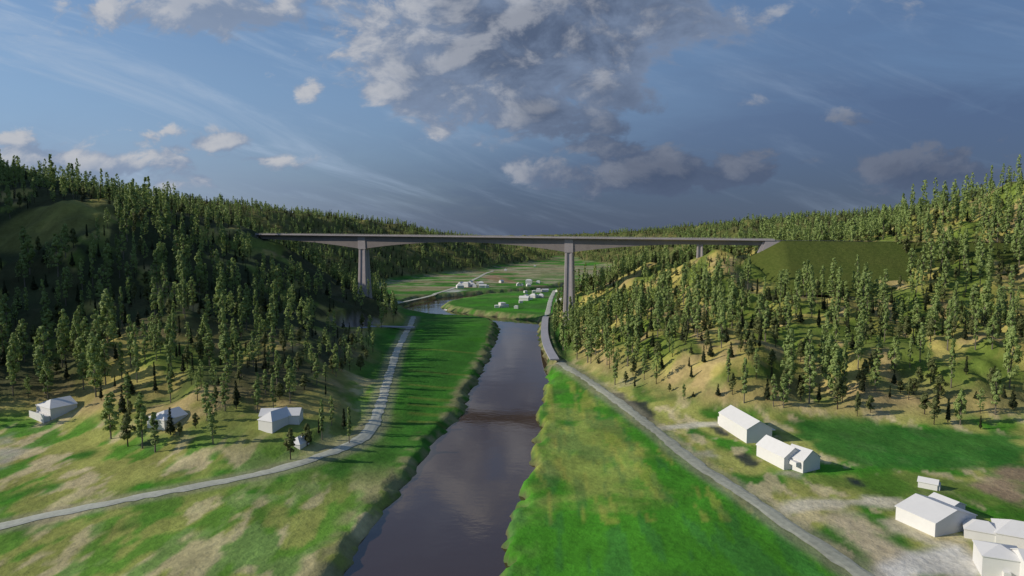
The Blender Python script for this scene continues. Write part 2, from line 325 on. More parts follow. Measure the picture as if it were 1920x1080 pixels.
# ---- land cover colours with some painted shade, one per ground vertex
def mixc(A, c, f): return A + (np.array(c)[None, None, :] - A) * np.clip(f, 0, 1)[..., None]
GRN, GRN2, OLV, TAN, DRY, GRV, SHADE = (.056, .225, .016), (.050, .155, .020), (.30, .315, .085), (.52, .44, .26), (.38, .33, .10), (.36, .34, .30), (.022, .034, .034)
px_, py_ = to_px(GX, np.maximum(GY, 20), GZ)
big = fbm(GX / 34, GY / 34, 5, 3); mid = fbm(GX / 13, GY / 16, 9, 3); sm = fbm(GX / 4.5, GY / 7, 15, 2)
col = np.zeros(GX.shape + (3,)) + np.array(GRN2)
col = mixc(col, GRN, smooth01((big - .38) / .3))
near = GY < 620
# rough meadow west of the river and round the farms: olive and bare patches
wmead = near & (GX < -20) & (line_dist(GX, GY, ROAD_W) < 400)
west_of_road = smooth01((poly_sd(GX, GY, [tuple(p) for p in ROAD_W] + [(-70, 560), (-600, 560), (-600, 60)]) * -1 + 12) / 30) * (GX < -10)
sw = smooth01((200 - GY) / 45) * (GX < -12)
m1 = np.maximum(west_of_road * (GY < 300), sw * .85)
col = mixc(col, OLV, m1 * smooth01((mid - .16) / .2)); col = mixc(col, TAN, m1 * smooth01((fbm(GX / 5.5, GY / 15, 44, 4) - .50) / .09) * .85); col = mixc(col, GRN, m1 * smooth01((fbm(GX / 7, GY / 18, 45, 3) - .53) / .09) * .85)
east_of_road = smooth01((poly_sd(GX, GY, [tuple(p) for p in ROAD_E] + [(60, 360), (500, 360), (500, 60)]) * -1 + 3) / 8) * (GX > 0)
col = mixc(col, OLV, east_of_road * smooth01((mid - .36) / .2)); col = mixc(col, TAN, east_of_road * smooth01((fbm(GX / 5, GY / 10, 47, 3) - .56) / .09) * .8)
def patch(pts, c, f, soft=4.0, z=FLOOR):
    global col
    P_ = [at_z(*p, z)[:2] for p in pts]; d = poly_sd(GX, GY, P_) + (fbm(GX / 8, GY / 8, 61, 3) - .5) * soft * 2.0
    col = mixc(col, c, f * smooth01(.5 - d / soft))
patch(((1035, 735), (1090, 722), (1200, 800), (1330, 890), (1480, 1010), (1580, 1085), (930, 1085), (965, 960), (1010, 800)), GRN, .9, 6)
patch(((1045, 760), (1100, 750), (1190, 850), (1230, 940), (1010, 940), (1020, 840)), OLV, .65, 16)
col = mixc(col, (.34, .33, .07), smooth01((fbm(GX / 2.4, GY / 26, 171, 3) - .55) / .06) * .45 * (GX > 5) * (GX < 60) * (GY > 150) * (GY < 300) * (1 - hillm))
col = mixc(col, (.030, .12, .045), smooth01((fbm(GX / 3.2, GY / 22, 173, 3) - .56) / .06) * .35 * (GX > -8) * (GX < 60) * (GY < 320) * (1 - hillm))
patch(((1460, 800), (1560, 788), (1920, 818), (1920, 880), (1780, 880), (1600, 872)), (.036, .150, .022), .95, 6)
patch(((1540, 890), (1700, 885), (1830, 900), (1920, 940), (1920, 980), (1830, 960), (1650, 950)), (.075, .150, .022), .8, 10)
patch(((1820, 890), (1930, 872), (1930, 935), (1880, 935)), (.27, .20, .13), .95, 7)
patch(((1450, 950), (1520, 938), (1620, 930), (1690, 938), (1690, 955), (1610, 948), (1520, 956), (1460, 968)), (.52, .48, .36), .95, 3)
patch(((1530, 965), (1600, 955), (1670, 990), (1720, 1040), (1660, 1070), (1590, 1020)), (.46, .39, .26), .95, 5)
patch(((1700, 1030), (1770, 1008), (1830, 1020), (1840, 1085), (1650, 1085)), (.56, .54, .49), .95, 5)
patch(((1640, 975), (1690, 968), (1760, 1010), (1830, 985), (1860, 1010), (1780, 1030), (1730, 1030)), (.52, .47, .33), .9, 4)
patch(((1225, 800), (1340, 790), (1350, 796), (1235, 806)), (.52, .49, .38), .95, 2.5)
patch(((1280, 845), (1340, 842), (1350, 858), (1290, 858)), (.40, .38, .28), .8, 3)
patch(((1470, 880), (1500, 884), (1495, 895), (1460, 888)), (.40, .38, .28), .8, 3)
patch(((270, 838), (310, 836), (312, 852), (272, 852)), SHADE, .75, 4); patch(((0, 820), (30, 812), (40, 850), (0, 880)), (.32, .32, .28), .7, 6)  # the dark first patch is tree shade painted into the ground
patch(((800, 612), (932, 610), (915, 660), (890, 720), (850, 770), (800, 810), (740, 830), (742, 760), (760, 660)), (.034, .135, .014), .8, 8)
for yy in (655, 695, 720, 742, 754, 769, 783):   # mown lines across the river meadow
    L_ = [at_z(x, yy + (x - 740) * s_, FLOOR)[:2] for x, s_ in ((770, .01), (835, .01), (890, .01))]
    col = mixc(col, (.16, .17, .035), (1 - smooth01((line_dist(GX, GY, L_) - .5) / 1.6)) * .55)
# far fields in strips
ff = smooth01((GY - 430) / 120) * (1 - hillm); band = fbm(GX / 150, GY / 38, 91, 3); band2 = fbm(GX / 60, GY / 30, 95, 3)
col = mixc(col, (.060, .155, .030), ff * smooth01((band2 - .45) / .1) * .8); col = mixc(col, (.27, .22, .13), ff * smooth01((GY - 640) / 120) * smooth01((band - .55) / .05) * .8); col = mixc(col, (.33, .30, .20), ff * smooth01((GY - 700) / 200) * smooth01((fbm(GX / 35, GY / 22, 97, 3) - .55) / .06) * .75)
patch(((1120, 512), (1160, 495), (1000, 500), (960, 520), (1050, 530)), (.32, .29, .18), .3, 20)
patch(((828, 548), (850, 541), (872, 544), (850, 549)), (.42, .42, .40), .8, 8)
patch(((900, 521), (925, 516), (960, 524), (970, 531), (930, 527)), (.33, .17, .13), .6, 10)
# hillsides
hcol = np.zeros_like(col) + np.array((.235, .24, .06))
hcol = mixc(hcol, DRY, smooth01((fbm(GX / 20, GY / 20, 101, 4) - .40) / .16)); hcol = mixc(hcol, (.40, .305, .145), smooth01((fbm(GX / 13, GY / 13, 103, 4) - .54) / .10) * .75)
hcol = mixc(hcol, (.11, .175, .028), smooth01((fbm(GX / 15, GY / 15, 107, 4) - .48) / .10) * .85)
wf = smooth01((GZ - fl - 2) / 6) * (1 - np.exp(-((GX + 137) ** 2 / 26 ** 2 + (GY - 262) ** 2 / 34 ** 2))) * smooth01((GY - 215) / 30) * (GX < 0) * (GY < 620); hcol = mixc(hcol, (.042, .052, .026), wf * (.93 - .75 * smooth01((fbm(GX / 17, GY / 17, 119, 3) - .60) / .08)))  # dark forest floor, with the wooded slope's shade painted into its colour
hcol = mixc(hcol, (.20, .20, .055), smooth01((1.15 - dome) / .5) * .75)
toe = smooth01((GZ - fl) / 2.5) * (1 - smooth01((GZ - fl - 5) / 7)); hcol = mixc(hcol, (.40, .30, .15), toe * np.where(GX > 0, .5, .12))
farf = smooth01((GY - 600) / 200); hcol = mixc(hcol, (.075, .085, .030), farf * .75)
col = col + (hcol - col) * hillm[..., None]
for q in (((1128, 735), (1172, 738), (1180, 756), (1150, 756)), ((1172, 752), (1212, 757), (1232, 790), (1198, 787)), ((1330, 800), (1350, 800), (1385, 822), (1350, 815)), ((1395, 850), (1425, 868), (1410, 873), (1380, 855)), ((1585, 893), (1610, 897), (1625, 912), (1600, 908))): patch(q, (.014, .024, .034), .9, 2.2)  # tree shadows by the barn, painted into the ground colour
# rock cuts behind the new access roads
dzr = np.abs(np.gradient(GZ, axis=1)) / (np.abs(np.gradient(GX, axis=1)) + 1e-6); dzr = np.maximum(dzr, np.abs(np.gradient(GZ, axis=0)) / (np.abs(np.gradient(GY, axis=0)) + 1e-6))
for ln in (STRIP_A, STRIP_B, STRIP_C):
    d = line_dist(GX, GY, ln); col = mixc(col, (.36, .325, .31), smooth01((8.5 - d) / 3) * smooth01((dzr - .45) / .25)); col = col * (1 - (smooth01((9 - d) / 3) * smooth01((dzr - .45) / .25) * smooth01((fbm(GX / 3, GZ / 2 + GY / 5, 151, 3) - .45) / .1) * .6)[..., None])
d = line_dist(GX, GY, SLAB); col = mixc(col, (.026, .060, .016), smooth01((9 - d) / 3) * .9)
# river banks: damp earth and rough grass
bk = smooth01((9 - rdn) / 4) * np.where(eastb, .15, 1); col = mixc(col, (.24, .23, .11), bk * smooth01((fbm(GX / 5, GY / 5, 141, 3) - .36) / .2) * .85); col = mixc(col, (.10, .085, .055), smooth01((1.2 - rdn) / 1.5))
for ln, w_ in ((ROAD_E, 4.0), (ROAD_W, 4.0)): col = mixc(col, (.27, .25, .17), smooth01((w_ + 2.2 - line_dist(GX, GY, ln)) / 3.0) * .6)
col = np.clip(col * (.80 + .42 * sm[..., None]) * (.88 + .26 * mid[..., None]), .004, .8)

def mat(name, **kw):
    m = bpy.data.materials.new(name); m.use_nodes = True; b = m.node_tree.nodes['Principled BSDF']
    for k_, v in kw.items(): b.inputs[k_].default_value = (*v, 1) if isinstance(v, tuple) and len(v) == 3 else v
    return m, NT(m.node_tree), b
m_ground, N, B = mat("ground", Roughness=.95); B.inputs['Specular IOR Level'].default_value = .1
at = N.n('ShaderNodeVertexColor', layer_name="landcover"); geo = N.n('ShaderNodeNewGeometry')
nz = N.noise(geo.outputs['Position'], .55, 5, .62); nz2 = N.noise(N.vm('MULTIPLY', geo.outputs['Position'], (1, .45, 1)), .12, 4, .6)
f1 = N.rng(nz.outputs['Fac'], .25, .75, .80, 1.22, False); f2 = N.rng(nz2.outputs['Fac'], .3, .7, .84, 1.18, False)
ff_ = N.math('MULTIPLY', f1, f2)
N.put(B.inputs['Base Color'], N.vm('MULTIPLY', at.outputs['Color'], N.xyz(ff_, ff_, ff_)))
bmp = N.n('ShaderNodeBump'); bmp.inputs['Strength'].default_value = .5; bmp.inputs['Distance'].default_value = .8; N.put(bmp.inputs['Height'], nz.outputs['Fac']); N.put(B.inputs['Normal'], bmp.outputs[0])
nv_ = NR * NC; me = bpy.data.meshes.new("ground"); me.vertices.add(nv_); me.vertices.foreach_set('co', np.stack((GX, GY, GZ), -1).reshape(-1).astype(np.float32))
ii = (np.arange(NR - 1)[:, None] * NC + np.arange(NC - 1)[None, :]).reshape(-1); quad = np.stack((ii, ii + 1, ii + NC + 1, ii + NC), -1).astype(np.int32); nq = len(quad)
me.loops.add(nq * 4); me.loops.foreach_set('vertex_index', quad.reshape(-1)); me.polygons.add(nq); me.polygons.foreach_set('loop_start', np.arange(0, nq * 4, 4, dtype=np.int32)); me.polygons.foreach_set('loop_total', np.full(nq, 4, dtype=np.int32))
me.polygons.foreach_set('use_smooth', np.ones(nq, bool)); me.update(calc_edges=True)
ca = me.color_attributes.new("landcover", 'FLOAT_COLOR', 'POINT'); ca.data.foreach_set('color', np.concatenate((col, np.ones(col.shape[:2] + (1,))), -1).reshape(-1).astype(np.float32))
me.materials.append(m_ground); ground = bpy.data.objects.new("ground", me); C.objects.link(ground); tag(ground, kind='structure')

# water
m_water, N, B = mat("river_water", Roughness=.05, IOR=1.75); B.inputs['Base Color'].default_value = (.055, .032, .020, 1)
geo = N.n('ShaderNodeNewGeometry'); w1 = N.noise(N.vm('MULTIPLY', geo.outputs['Position'], (.7, 1, 1)), .55, 3, .55); w2 = N.noise(geo.outputs['Position'], .05, 2, .5)
h = N.math('ADD', N.math('MULTIPLY', w1.outputs['Fac'], .11), N.math('MULTIPLY', w2.outputs['Fac'], .6))
bmp = N.n('ShaderNodeBump'); bmp.inputs['Strength'].default_value = .16; bmp.inputs['Distance'].default_value = 1.0; N.put(bmp.inputs['Height'], h); N.put(B.inputs['Normal'], bmp.outputs[0])
tag(mesh_obj("river", [(-500, 40, 0), (500, 40, 0), (500, 1400, 0), (-500, 1400, 0)], [(0, 1, 2, 3)], m_water), kind='structure')

# roads
def rough_mat(name, c, sc=.6, amt=.25, rough=.9):
    m, N, B = mat(name, Roughness=rough); B.inputs['Specular IOR Level'].default_value = .25; g_ = N.n('ShaderNodeNewGeometry')
    a = N.noise(g_.outputs['Position'], sc, 5, .6); b = N.noise(g_.outputs['Position'], sc * .13, 3, .6)
    f = N.math('MULTIPLY', N.rng(a.outputs['Fac'], .25, .75, 1 - amt, 1 + amt, False), N.rng(b.outputs['Fac'], .3, .7, 1 - amt * .7, 1 + amt * .7, False))
    N.put(B.inputs['Base Color'], N.vm('MULTIPLY', N.xyz(*c), N.xyz(f, f, f))); return m
m_gravel = rough_mat("gravel_road", (.31, .32, .26), .7, .22); m_gravel2 = rough_mat("pale_gravel", (.42, .43, .36), .7, .2); m_asph = rough_mat("pale_paving", (.33, .33, .37), .5, .10); m_new = rough_mat("new_road_bed", (.38, .38, .43), .5, .1)
def ribbon(name, line, wd, lift, m, z=None, thick=0.0, wob=.25):
    vs = []; n = len(line)
    for i, p in enumerate(line):
        t = line[min(i + 1, n - 1)] - line[max(i - 1, 0)]; t = t / (np.linalg.norm(t) + 1e-9); nn_ = np.array((-t[1], t[0]))
        for k_ in range(5):
            o_ = (k_ / 4 - .5) * wd * (1 + (wob * (random.random() - .5) if k_ in (0, 4) else 0)); q = p + nn_ * o_
            vs.append((q[0], q[1], (z if z is not None else max(gz(*q), FLOOR - 1.0) + lift + (.12 if 0 < k_ < 4 else 0))))
    fs = [(i * 5 + k_, i * 5 + k_ + 1, (i + 1) * 5 + k_ + 1, (i + 1) * 5 + k_) for i in range(n - 1) for k_ in range(4)]
    fs = [f[::-1] for f in fs]
    if thick:
        b = len(vs); vs += [(v[0], v[1], v[2] - thick) for v in vs]
        for i in range(n - 1):
            for k_ in (0, 4): fs.append((i * 5 + k_, (i + 1) * 5 + k_, b + (i + 1) * 5 + k_, b + i * 5 + k_))
        for i in (0, n - 1): fs += [(i * 5 + k_, i * 5 + k_ + 1, b + i * 5 + k_ + 1, b + i * 5 + k_) for k_ in range(4)]
    o = mesh_obj(name, vs, fs, m); bm = bmesh.new(); bm.from_mesh(o.data); bmesh.ops.recalc_face_normals(bm, faces=bm.faces); 
    if sum(f.normal.z for f in bm.faces) < 0: bmesh.ops.reverse_faces(bm, faces=bm.faces)
    bm.to_mesh(o.data); bm.free(); return tag(o, kind='structure')
def dens(l, step=2.0):
    out = [l[0]]
    for a, b in zip(l[:-1], l[1:]):
        k_ = max(1, int(np.linalg.norm(b - a) / step)); out += [a + (b - a) * (j + 1) / k_ for j in range(k_)]
    return np.array(out)
ribbon("road", dens(ROAD_E), 4.1, .10, m_gravel, wob=.4); ribbon("road", dens(ROAD_W), 3.8, .10, m_gravel2, wob=.5); ribbon("road", dens(ROAD_F, 5), 4.5, .25, m_gravel2); ribbon("road", dens(ROAD_N, 5), 4.0, .25, m_gravel2)
ribbon("access_road", dens(SLAB), 4.6, 0, m_asph, 6.3, .7, 0); ribbon("access_road", dens(STRIP_A), 5.0, 0, m_new, 6.5, .6, 0); ribbon("access_road", dens(STRIP_B), 4.0, 0, m_new, 6.5, .6, 0); ribbon("access_road", dens(STRIP_C), 5.0, 0, m_new, ZC, .6, 0)

# ------------------------------------------------------------------ bridge
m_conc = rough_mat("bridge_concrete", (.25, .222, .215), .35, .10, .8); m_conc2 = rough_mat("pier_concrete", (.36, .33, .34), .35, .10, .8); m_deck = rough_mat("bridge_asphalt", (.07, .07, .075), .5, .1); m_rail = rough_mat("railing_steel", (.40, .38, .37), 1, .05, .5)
bridge = empty("bridge", (BR[0], BR[1], 0)); tag(bridge, "long concrete girder bridge on three piers high across the river valley", "bridge")
def loc(s, t, z): p = BL + AX * s + TV * t - BR; return (p[0], p[1], z)
def depth(s):
    if s < 0: return 3.0 + 6.4 * max(0, 1 - (-s) / 84) ** 1.8
    if s < SPAN: return 3.4 + 6.0 * abs(2 * s / SPAN - 1) ** 2.0
    return 2.9 + 6.5 * max(0, 1 - (s - SPAN) / 80) ** 1.8
mb = MB(); ss = np.concatenate((np.arange(S0, SE, 3.0), [SE])); rings = []
for s in ss:
    zt = deck_z(s) - .55; d = depth(s); wb, wt = 3.1, 3.6
    rings.append([loc(s, wt, zt), loc(s, wb, zt - d), loc(s, -wb, zt - d), loc(s, -wt, zt)])
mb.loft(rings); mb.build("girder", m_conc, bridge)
mb = MB(); HW = 6.6
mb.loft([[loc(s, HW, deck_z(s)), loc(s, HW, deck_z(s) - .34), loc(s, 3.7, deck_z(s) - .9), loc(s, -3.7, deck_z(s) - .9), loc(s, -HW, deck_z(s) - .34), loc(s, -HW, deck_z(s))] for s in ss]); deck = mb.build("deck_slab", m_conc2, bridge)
mb = MB(); mb.loft([[loc(s, 5.6, deck_z(s) + .12), loc(s, 5.6, deck_z(s) + .02), loc(s, -5.6, deck_z(s) + .02), loc(s, -5.6, deck_z(s) + .12)] for s in (S0, SE)]); mb.build("roadway", m_deck, bridge)
for sgn in (1, -1):
    mb = MB(); t0, t1 = sgn * (HW - .02), sgn * (HW - .38)
    mb.loft([[loc(s, t0, deck_z(s) + .02), loc(s, t1, deck_z(s) + .02), loc(s, t1, deck_z(s) + .55), loc(s, t0, deck_z(s) + .22)] for s in (S0, SE)]); par = mb.build("parapet", m_conc2, bridge)
    mb = MB(); tm = sgn * (HW - .2)
    for zz in (.60, 1.0): mb.loft([[loc(s, tm + .06, deck_z(s) + zz), loc(s, tm - .06, deck_z(s) + zz), loc(s, tm - .06, deck_z(s) + zz + .08), loc(s, tm + .06, deck_z(s) + zz + .08)] for s in (S0, SE)])
    for s in np.arange(S0 + 1, SE, 2.5): mb.loft([[loc(s - .07, tm + .07, z), loc(s + .07, tm + .07, z), loc(s + .07, tm - .07, z), loc(s - .07, tm - .07, z)] for z in (deck_z(s) + .2, deck_z(s) + 1.1)])
    mb.build("railing", m_rail, par)
def pier(s, zb, w0, d0, w1, d1, head=True):
    zt = deck_z(s) - .6 - depth(s) + .25; mb = MB(); R_ = []
    def ring(z, w, d, gr):
        a, b = w / 2, d / 2; c = .35; q = w * .16
        pts = [(-a + c, b), (-q - .3, b), (-q, b - gr), (q, b - gr), (q + .3, b), (a - c, b), (a, b - c), (a, gr * 0 + q), (a - gr * .6, q - .3), (a - gr * .6, -q + .3), (a, -q), (a, -b + c), (a - c, -b), (-a + c, -b), (-a, -b + c), (-a, b - c)]
        return [loc(s + x, y, z) for x, y in pts]
    n = 8
    for i in range(n + 1):
        f = i / n; e = (1 - f) ** 1.25; R_.append(ring(zb - 4 + (zt - zb + 4) * f, w0 + (w1 - w0) * e, d0 + (d1 - d0) * e, .55 if f < .97 else .5))
    mb.loft(R_); p = mb.build("pier", m_conc2, bridge)
    if head:
        mb = MB(); z1 = deck_z(s) - .75; z0 = deck_z(s) - .55 - depth(s) - .05
        mb.loft([[loc(s - 3.0, 3.55, z0), loc(s + 3.0, 3.55, z0), loc(s + 3.0, -3.55, z0), loc(s - 3.0, -3.55, z0)], [loc(s - 2.9, 4.0, z1), loc(s + 2.9, 4.0, z1), loc(s + 2.9, -4.0, z1), loc(s - 2.9, -4.0, z1)]]); mb.build("pier_head", m_conc2, p)
for s, w0, d0, w1, d1, hd in ((0, 5.4, 6.6, 7.6, 10.5, True), (SPAN, 5.4, 6.6, 7.6, 10.5, True), (S3, 3.9, 6.4, 4.4, 6.8, False)):
    q = BL + AX * s; pier(s, gz(*q), w0, d0, w1, d1, hd)
mb = MB(); zt = deck_z(SA) - .6   # abutment with wing walls, and a low one at the west end
mb.loft([[loc(SA - 3, 4.6, zt - 14), loc(SE + 6, 4.6, zt - 14), loc(SE + 6, -4.6, zt - 14), loc(SA - 3, -4.6, zt - 14)], [loc(SA + 2, 4.6, zt - .35), loc(SE + 6, 4.6, zt - .35), loc(SE + 6, -4.6, zt - .35), loc(SA + 2, -4.6, zt - .35)]]); ab = mb.build("abutment", m_conc2, bridge)
for sg in (1, -1):
    mb = MB(); a0, a1 = sg * 5.0, sg * 6.1; mb.loft([[loc(SA + 1.5, t, zt - 7.6), loc(SE + 1, t, zt - 7.6), loc(SE + 7, t, zt + .3), loc(SE + 1, t, zt + .55), loc(SA + 3.5, t, zt + .1)] for t in (a0, a1)]); mb.build("wing_wall", m_conc2, ab)
mb = MB(); zt = deck_z(S0) - .6; mb.loft([[loc(S0 - 4, t, zt - 6), loc(S0 + 1.2, t, zt - 6), loc(S0 + 1.2, t, zt - .3), loc(S0 - 4, t, zt - .3)] for t in (4.8, -4.8)]); mb.build("abutment", m_conc2, bridge)

# embankment carrying the road on from the bridge
m_emb, N, B = mat("embankment_grass", Roughness=.95); B.inputs['Specular IOR Level'].default_value = .1; geo = N.n('ShaderNodeNewGeometry')
a = N.noise(N.vm('MULTIPLY', geo.outputs['Position'], (.5, .5, 1.6)), .9, 6, .65); b = N.noise(geo.outputs['Position'], .06, 3, .6)
c1 = N.mix(N.rng(a.outputs['Fac'], .3, .7), (.052, .076, .015), (.088, .112, .025)); c1 = N.mix(N.rng(b.outputs['Fac'], .35, .7, 0, .5), c1, (.085, .10, .024)); N.put(B.inputs['Base Color'], c1)
bmp = N.n('ShaderNodeBump'); bmp.inputs['Strength'].default_value = .8; bmp.inputs['Distance'].default_value = .7; N.put(bmp.inputs['Height'], a.outputs['Fac']); N.put(B.inputs['Normal'], bmp.outputs[0])
vs, fs = [], []; n = 60
es = np.linspace(SE + 4, SPAN + 290, n)
prof = [(-24, -16), (-6.9, -.3), (6.9, -.3)] + [(6.9 + 6.0 * i, -.3 - 3.2 * i) for i in range(1, 10)]
for i, s in enumerate(es):
    for j, (t, z) in enumerate(prof):
        p = BL + AX * s + TV * t; jit = (fbm(np.array([s / 6.]), np.array([t / 6.]), 5, 2)[0] - .5) * (1.0 if t > 9 else 0); vs.append((p[0], p[1], deck_z(min(s, SPAN + 230)) + z + jit))
L_ = len(prof); fs = [(i * L_ + j, i * L_ + j + 1, (i + 1) * L_ + j + 1, (i + 1) * L_ + j) for i in range(n - 1) for j in range(L_ - 1)]
# end cone under the abutment
cb = len(vs)
for i in range(1, 9):
    for j, (t, z) in enumerate(prof):
        s = SE + 4 - 5.2 * i * (1.0 if t < 9 else max(.35, 1 - (t - 8) / 80)); p = BL + AX * s + TV * t; vs.append((p[0], p[1], deck_z(SE) + z - 3.0 * i))
def vid(i, j): return j if i == 0 else cb + (i - 1) * L_ + j
fs += [(vid(i + 1, j), vid(i + 1, j + 1), vid(i, j + 1), vid(i, j)) for i in range(8) for j in range(L_ - 1)]
o = mesh_obj("embankment", vs, fs, m_emb, smooth=True); bm = bmesh.new(); bm.from_mesh(o.data); bmesh.ops.recalc_face_normals(bm, faces=bm.faces)
if sum(f.normal.z for f in bm.faces) < 0: bmesh.ops.reverse_faces(bm, faces=bm.faces)
bm.to_mesh(o.data); bm.free(); tag(o, kind='structure')
vs = []
for s in (SE + .5, SPAN + 285):
    for t, z in ((6.6, -.12), (-6.6, -.12)): p = BL + AX * s + TV * t; vs.append((p[0], p[1], deck_z(min(s, SPAN + 230)) + z))
tag(mesh_obj("road", vs, [(0, 1, 3, 2)], m_deck), kind='structure')

# ------------------------------------------------------------------ houses: plain white
m_wall = rough_mat("white_wall", (.66, .657, .652), .8, .03, .7); m_roof = rough_mat("white_roof", (.65, .648, .645), .6, .03, .7); m_glass, _, _b = mat("roof_glass", Roughness=.2); _b.inputs['Base Color'].default_value = (.20, .22, .26, 1)
def body(L, Wd, h, hr, hip0=0.0, hip1=0.0, ox=0, oy=0, rot=0, base=-1.2):
    """wall and roof bodies of one wing: ridge along local x; hip0/hip1 pull the ridge ends in"""
    ca, sa = math.cos(rot), math.sin(rot)
    def q(x, y, z): return (ox + x * ca - y * sa, oy + x * sa + y * ca, z)
    a, b = L / 2, Wd / 2; w = MB()
    top0 = h if hip0 else h + hr; top1 = h if hip1 else h + hr
    vs = [q(-a, -b, base), q(a, -b, base), q(a, b, base), q(-a, b, base), q(-a, -b, h), q(a, -b, h), q(a, b, h), q(-a, b, h), q(-a + hip0, 0, h + hr - .04), q(a - hip1, 0, h + hr - .04)]
    w.add(vs, [(3, 2, 1, 0), (0, 1, 5, 4), (2, 3, 7, 6), (1, 2, 6, 5), (3, 0, 4, 7), (4, 5, 9, 8), (6, 7, 8, 9), (5, 6, 9), (7, 4, 8)])
    r = MB(); e = .22; th = .16; sl_ = hr / b
    def plane(pts):
        r.add([*pts, *[(p[0], p[1], p[2] + th) for p in pts]], [tuple(range(len(pts)))[::-1], tuple(range(len(pts), 2 * len(pts)))] + [(i, (i + 1) % len(pts), (i + 1) % len(pts) + len(pts), i + len(pts)) for i in range(len(pts))])
    e0 = 0 if hip0 else e; e1 = 0 if hip1 else e; zl = h - e * sl_ + .02; zr = h + hr + .02
    x0, x1 = -a - (e if hip0 else e0), a + (e if hip1 else e1); r0, r1 = (-a + hip0 if hip0 else x0), (a - hip1 if hip1 else x1)
    plane([q(x0, -b - e, zl), q(x1, -b - e, zl), q(r1, 0, zr), q(r0, 0, zr)]); plane([q(x1, b + e, zl), q(x0, b + e, zl), q(r0, 0, zr), q(r1, 0, zr)])
    if hip1: plane([q(x1, -b - e, zl), q(x1, b + e, zl), q(r1, 0, zr)])
    if hip0: plane([q(x0, b + e, zl), q(x0, -b - e, zl), q(r0, 0, zr)])
    return w, r
def house(name, x, y, rz, label, cat, parts, group=None):
    """parts: (kind, dict): wing bodies, boxes, chimneys"""
    z = min(gz(x + dx_, y + dy_) for dx_ in (-3, 0, 3) for dy_ in (-3, 0, 3)); o = empty(name, (x, y, z + .15), rz); tag(o, label, cat, group); last = None
    for kd, kw in parts:
        if kd == 'wing':
            w, r = body(**kw); wl = w.build("wall", m_wall, o); last = r.build("roof", m_roof, o)
        elif kd in ('chimney',):
            mb = MB(); mb.box(*kw['b']); mb.build("chimney", m_wall, last)
        elif kd == 'skylight':
            mb = MB(); mb.add(kw['v'], [(0, 1, 2, 3), (4, 7, 6, 5), (0, 4, 5, 1), (1, 5, 6, 2), (2, 6, 7, 3), (3, 7, 4, 0)]); mb.build("skylight", m_glass, last)
        else:
            mb = MB(); mb.box(*kw['b']); mb.build(kd, kw.get('m', m_wall), o)
    PADS.append((x, y, kw.get('rad', 9))); return o
def W_(**k): return ('wing', k)
HD = math.atan2(20, -2.7)
LM = []   # landmarks for the trees' labels: (phrase, px, py)
# east bank farm
house("barn", 76.1, 219.0, HD, "long white gabled barn with a low lean-to at its far end, beside the gravel lane", "barn", [W_(L=20, Wd=8.4, h=4.3, hr=2.4), ('lean_to', dict(b=(10.05, 12.2, -1.5, 3.6, -1, 2.4))), ('canopy', dict(b=(-9.6, 9.6, -5.5, -4.25, 3.55, 3.75)))])
house("farmhouse", 77.0, 191.6, math.atan2(11.4, -3.2), "white farmhouse with a cross wing and a boxed-out balcony, next to the long barn", "farmhouse",
      [W_(L=12.4, Wd=6.6, h=3.3, hr=2.5), W_(L=6.4, Wd=7.2, h=3.3, hr=2.35, ox=-5.9, oy=-2.7, rot=R(14)), ('balcony', dict(b=(-9.2, -6.25, .55, 1.75, 1.6, 2.8)))])
house("shed", 107.6, 171.6, R(-38), "tiny white shed alone on the green field behind the wide house", "shed", [W_(L=4.3, Wd=2.7, h=1.5, hr=.8), ('end_wall', dict(b=(2.2, 2.65, -.95, .95, -.6, 1.55)))])
house("house", 95.6, 149.4, R(-70), "wide white house with a shallow roof and a lower annex, beside the gravel yard", "house", [W_(L=9.8, Wd=12.4, h=3.0, hr=2.0), W_(L=6.0, Wd=4.4, h=2.9, hr=.9, ox=-3.2, oy=7.6)])
house("house", 104.8, 141.6, R(-30), "low white house with two hipped roofs, behind the tall cornered house", "house", [W_(L=6.4, Wd=6.0, h=1.9, hr=1.3, hip0=2.4, hip1=2.0, ox=-3.4), W_(L=8.2, Wd=8.0, h=2.3, hr=1.9, hip0=3.0, hip1=3.0, ox=3.0, oy=.8)])
ho = house("house", 97.2, 125.6, R(-22), "tall white house with a skylight and an angled corner bay, by the gravel yard", "house", [W_(L=7.0, Wd=7.0, h=3.9, hr=1.2, hip0=3.3, hip1=3.3, ox=-3.2, oy=1.2), W_(L=8.6, Wd=7.2, h=4.2, hr=1.7, ox=3.4, oy=-.8, rot=R(8)),
      ('skylight', dict(v=[(3.2, -3.2, 5.0), (4.6, -3.2, 5.0), (4.6, -1.8, 5.62), (3.2, -1.8, 5.62), (3.2, -3.2, 5.4), (4.6, -3.2, 5.4), (4.6, -1.8, 6.02), (3.2, -1.8, 6.02)])), ('porch', dict(b=(-3.4, -2.2, -3.2, -2.2, -.5, 1.6)))])
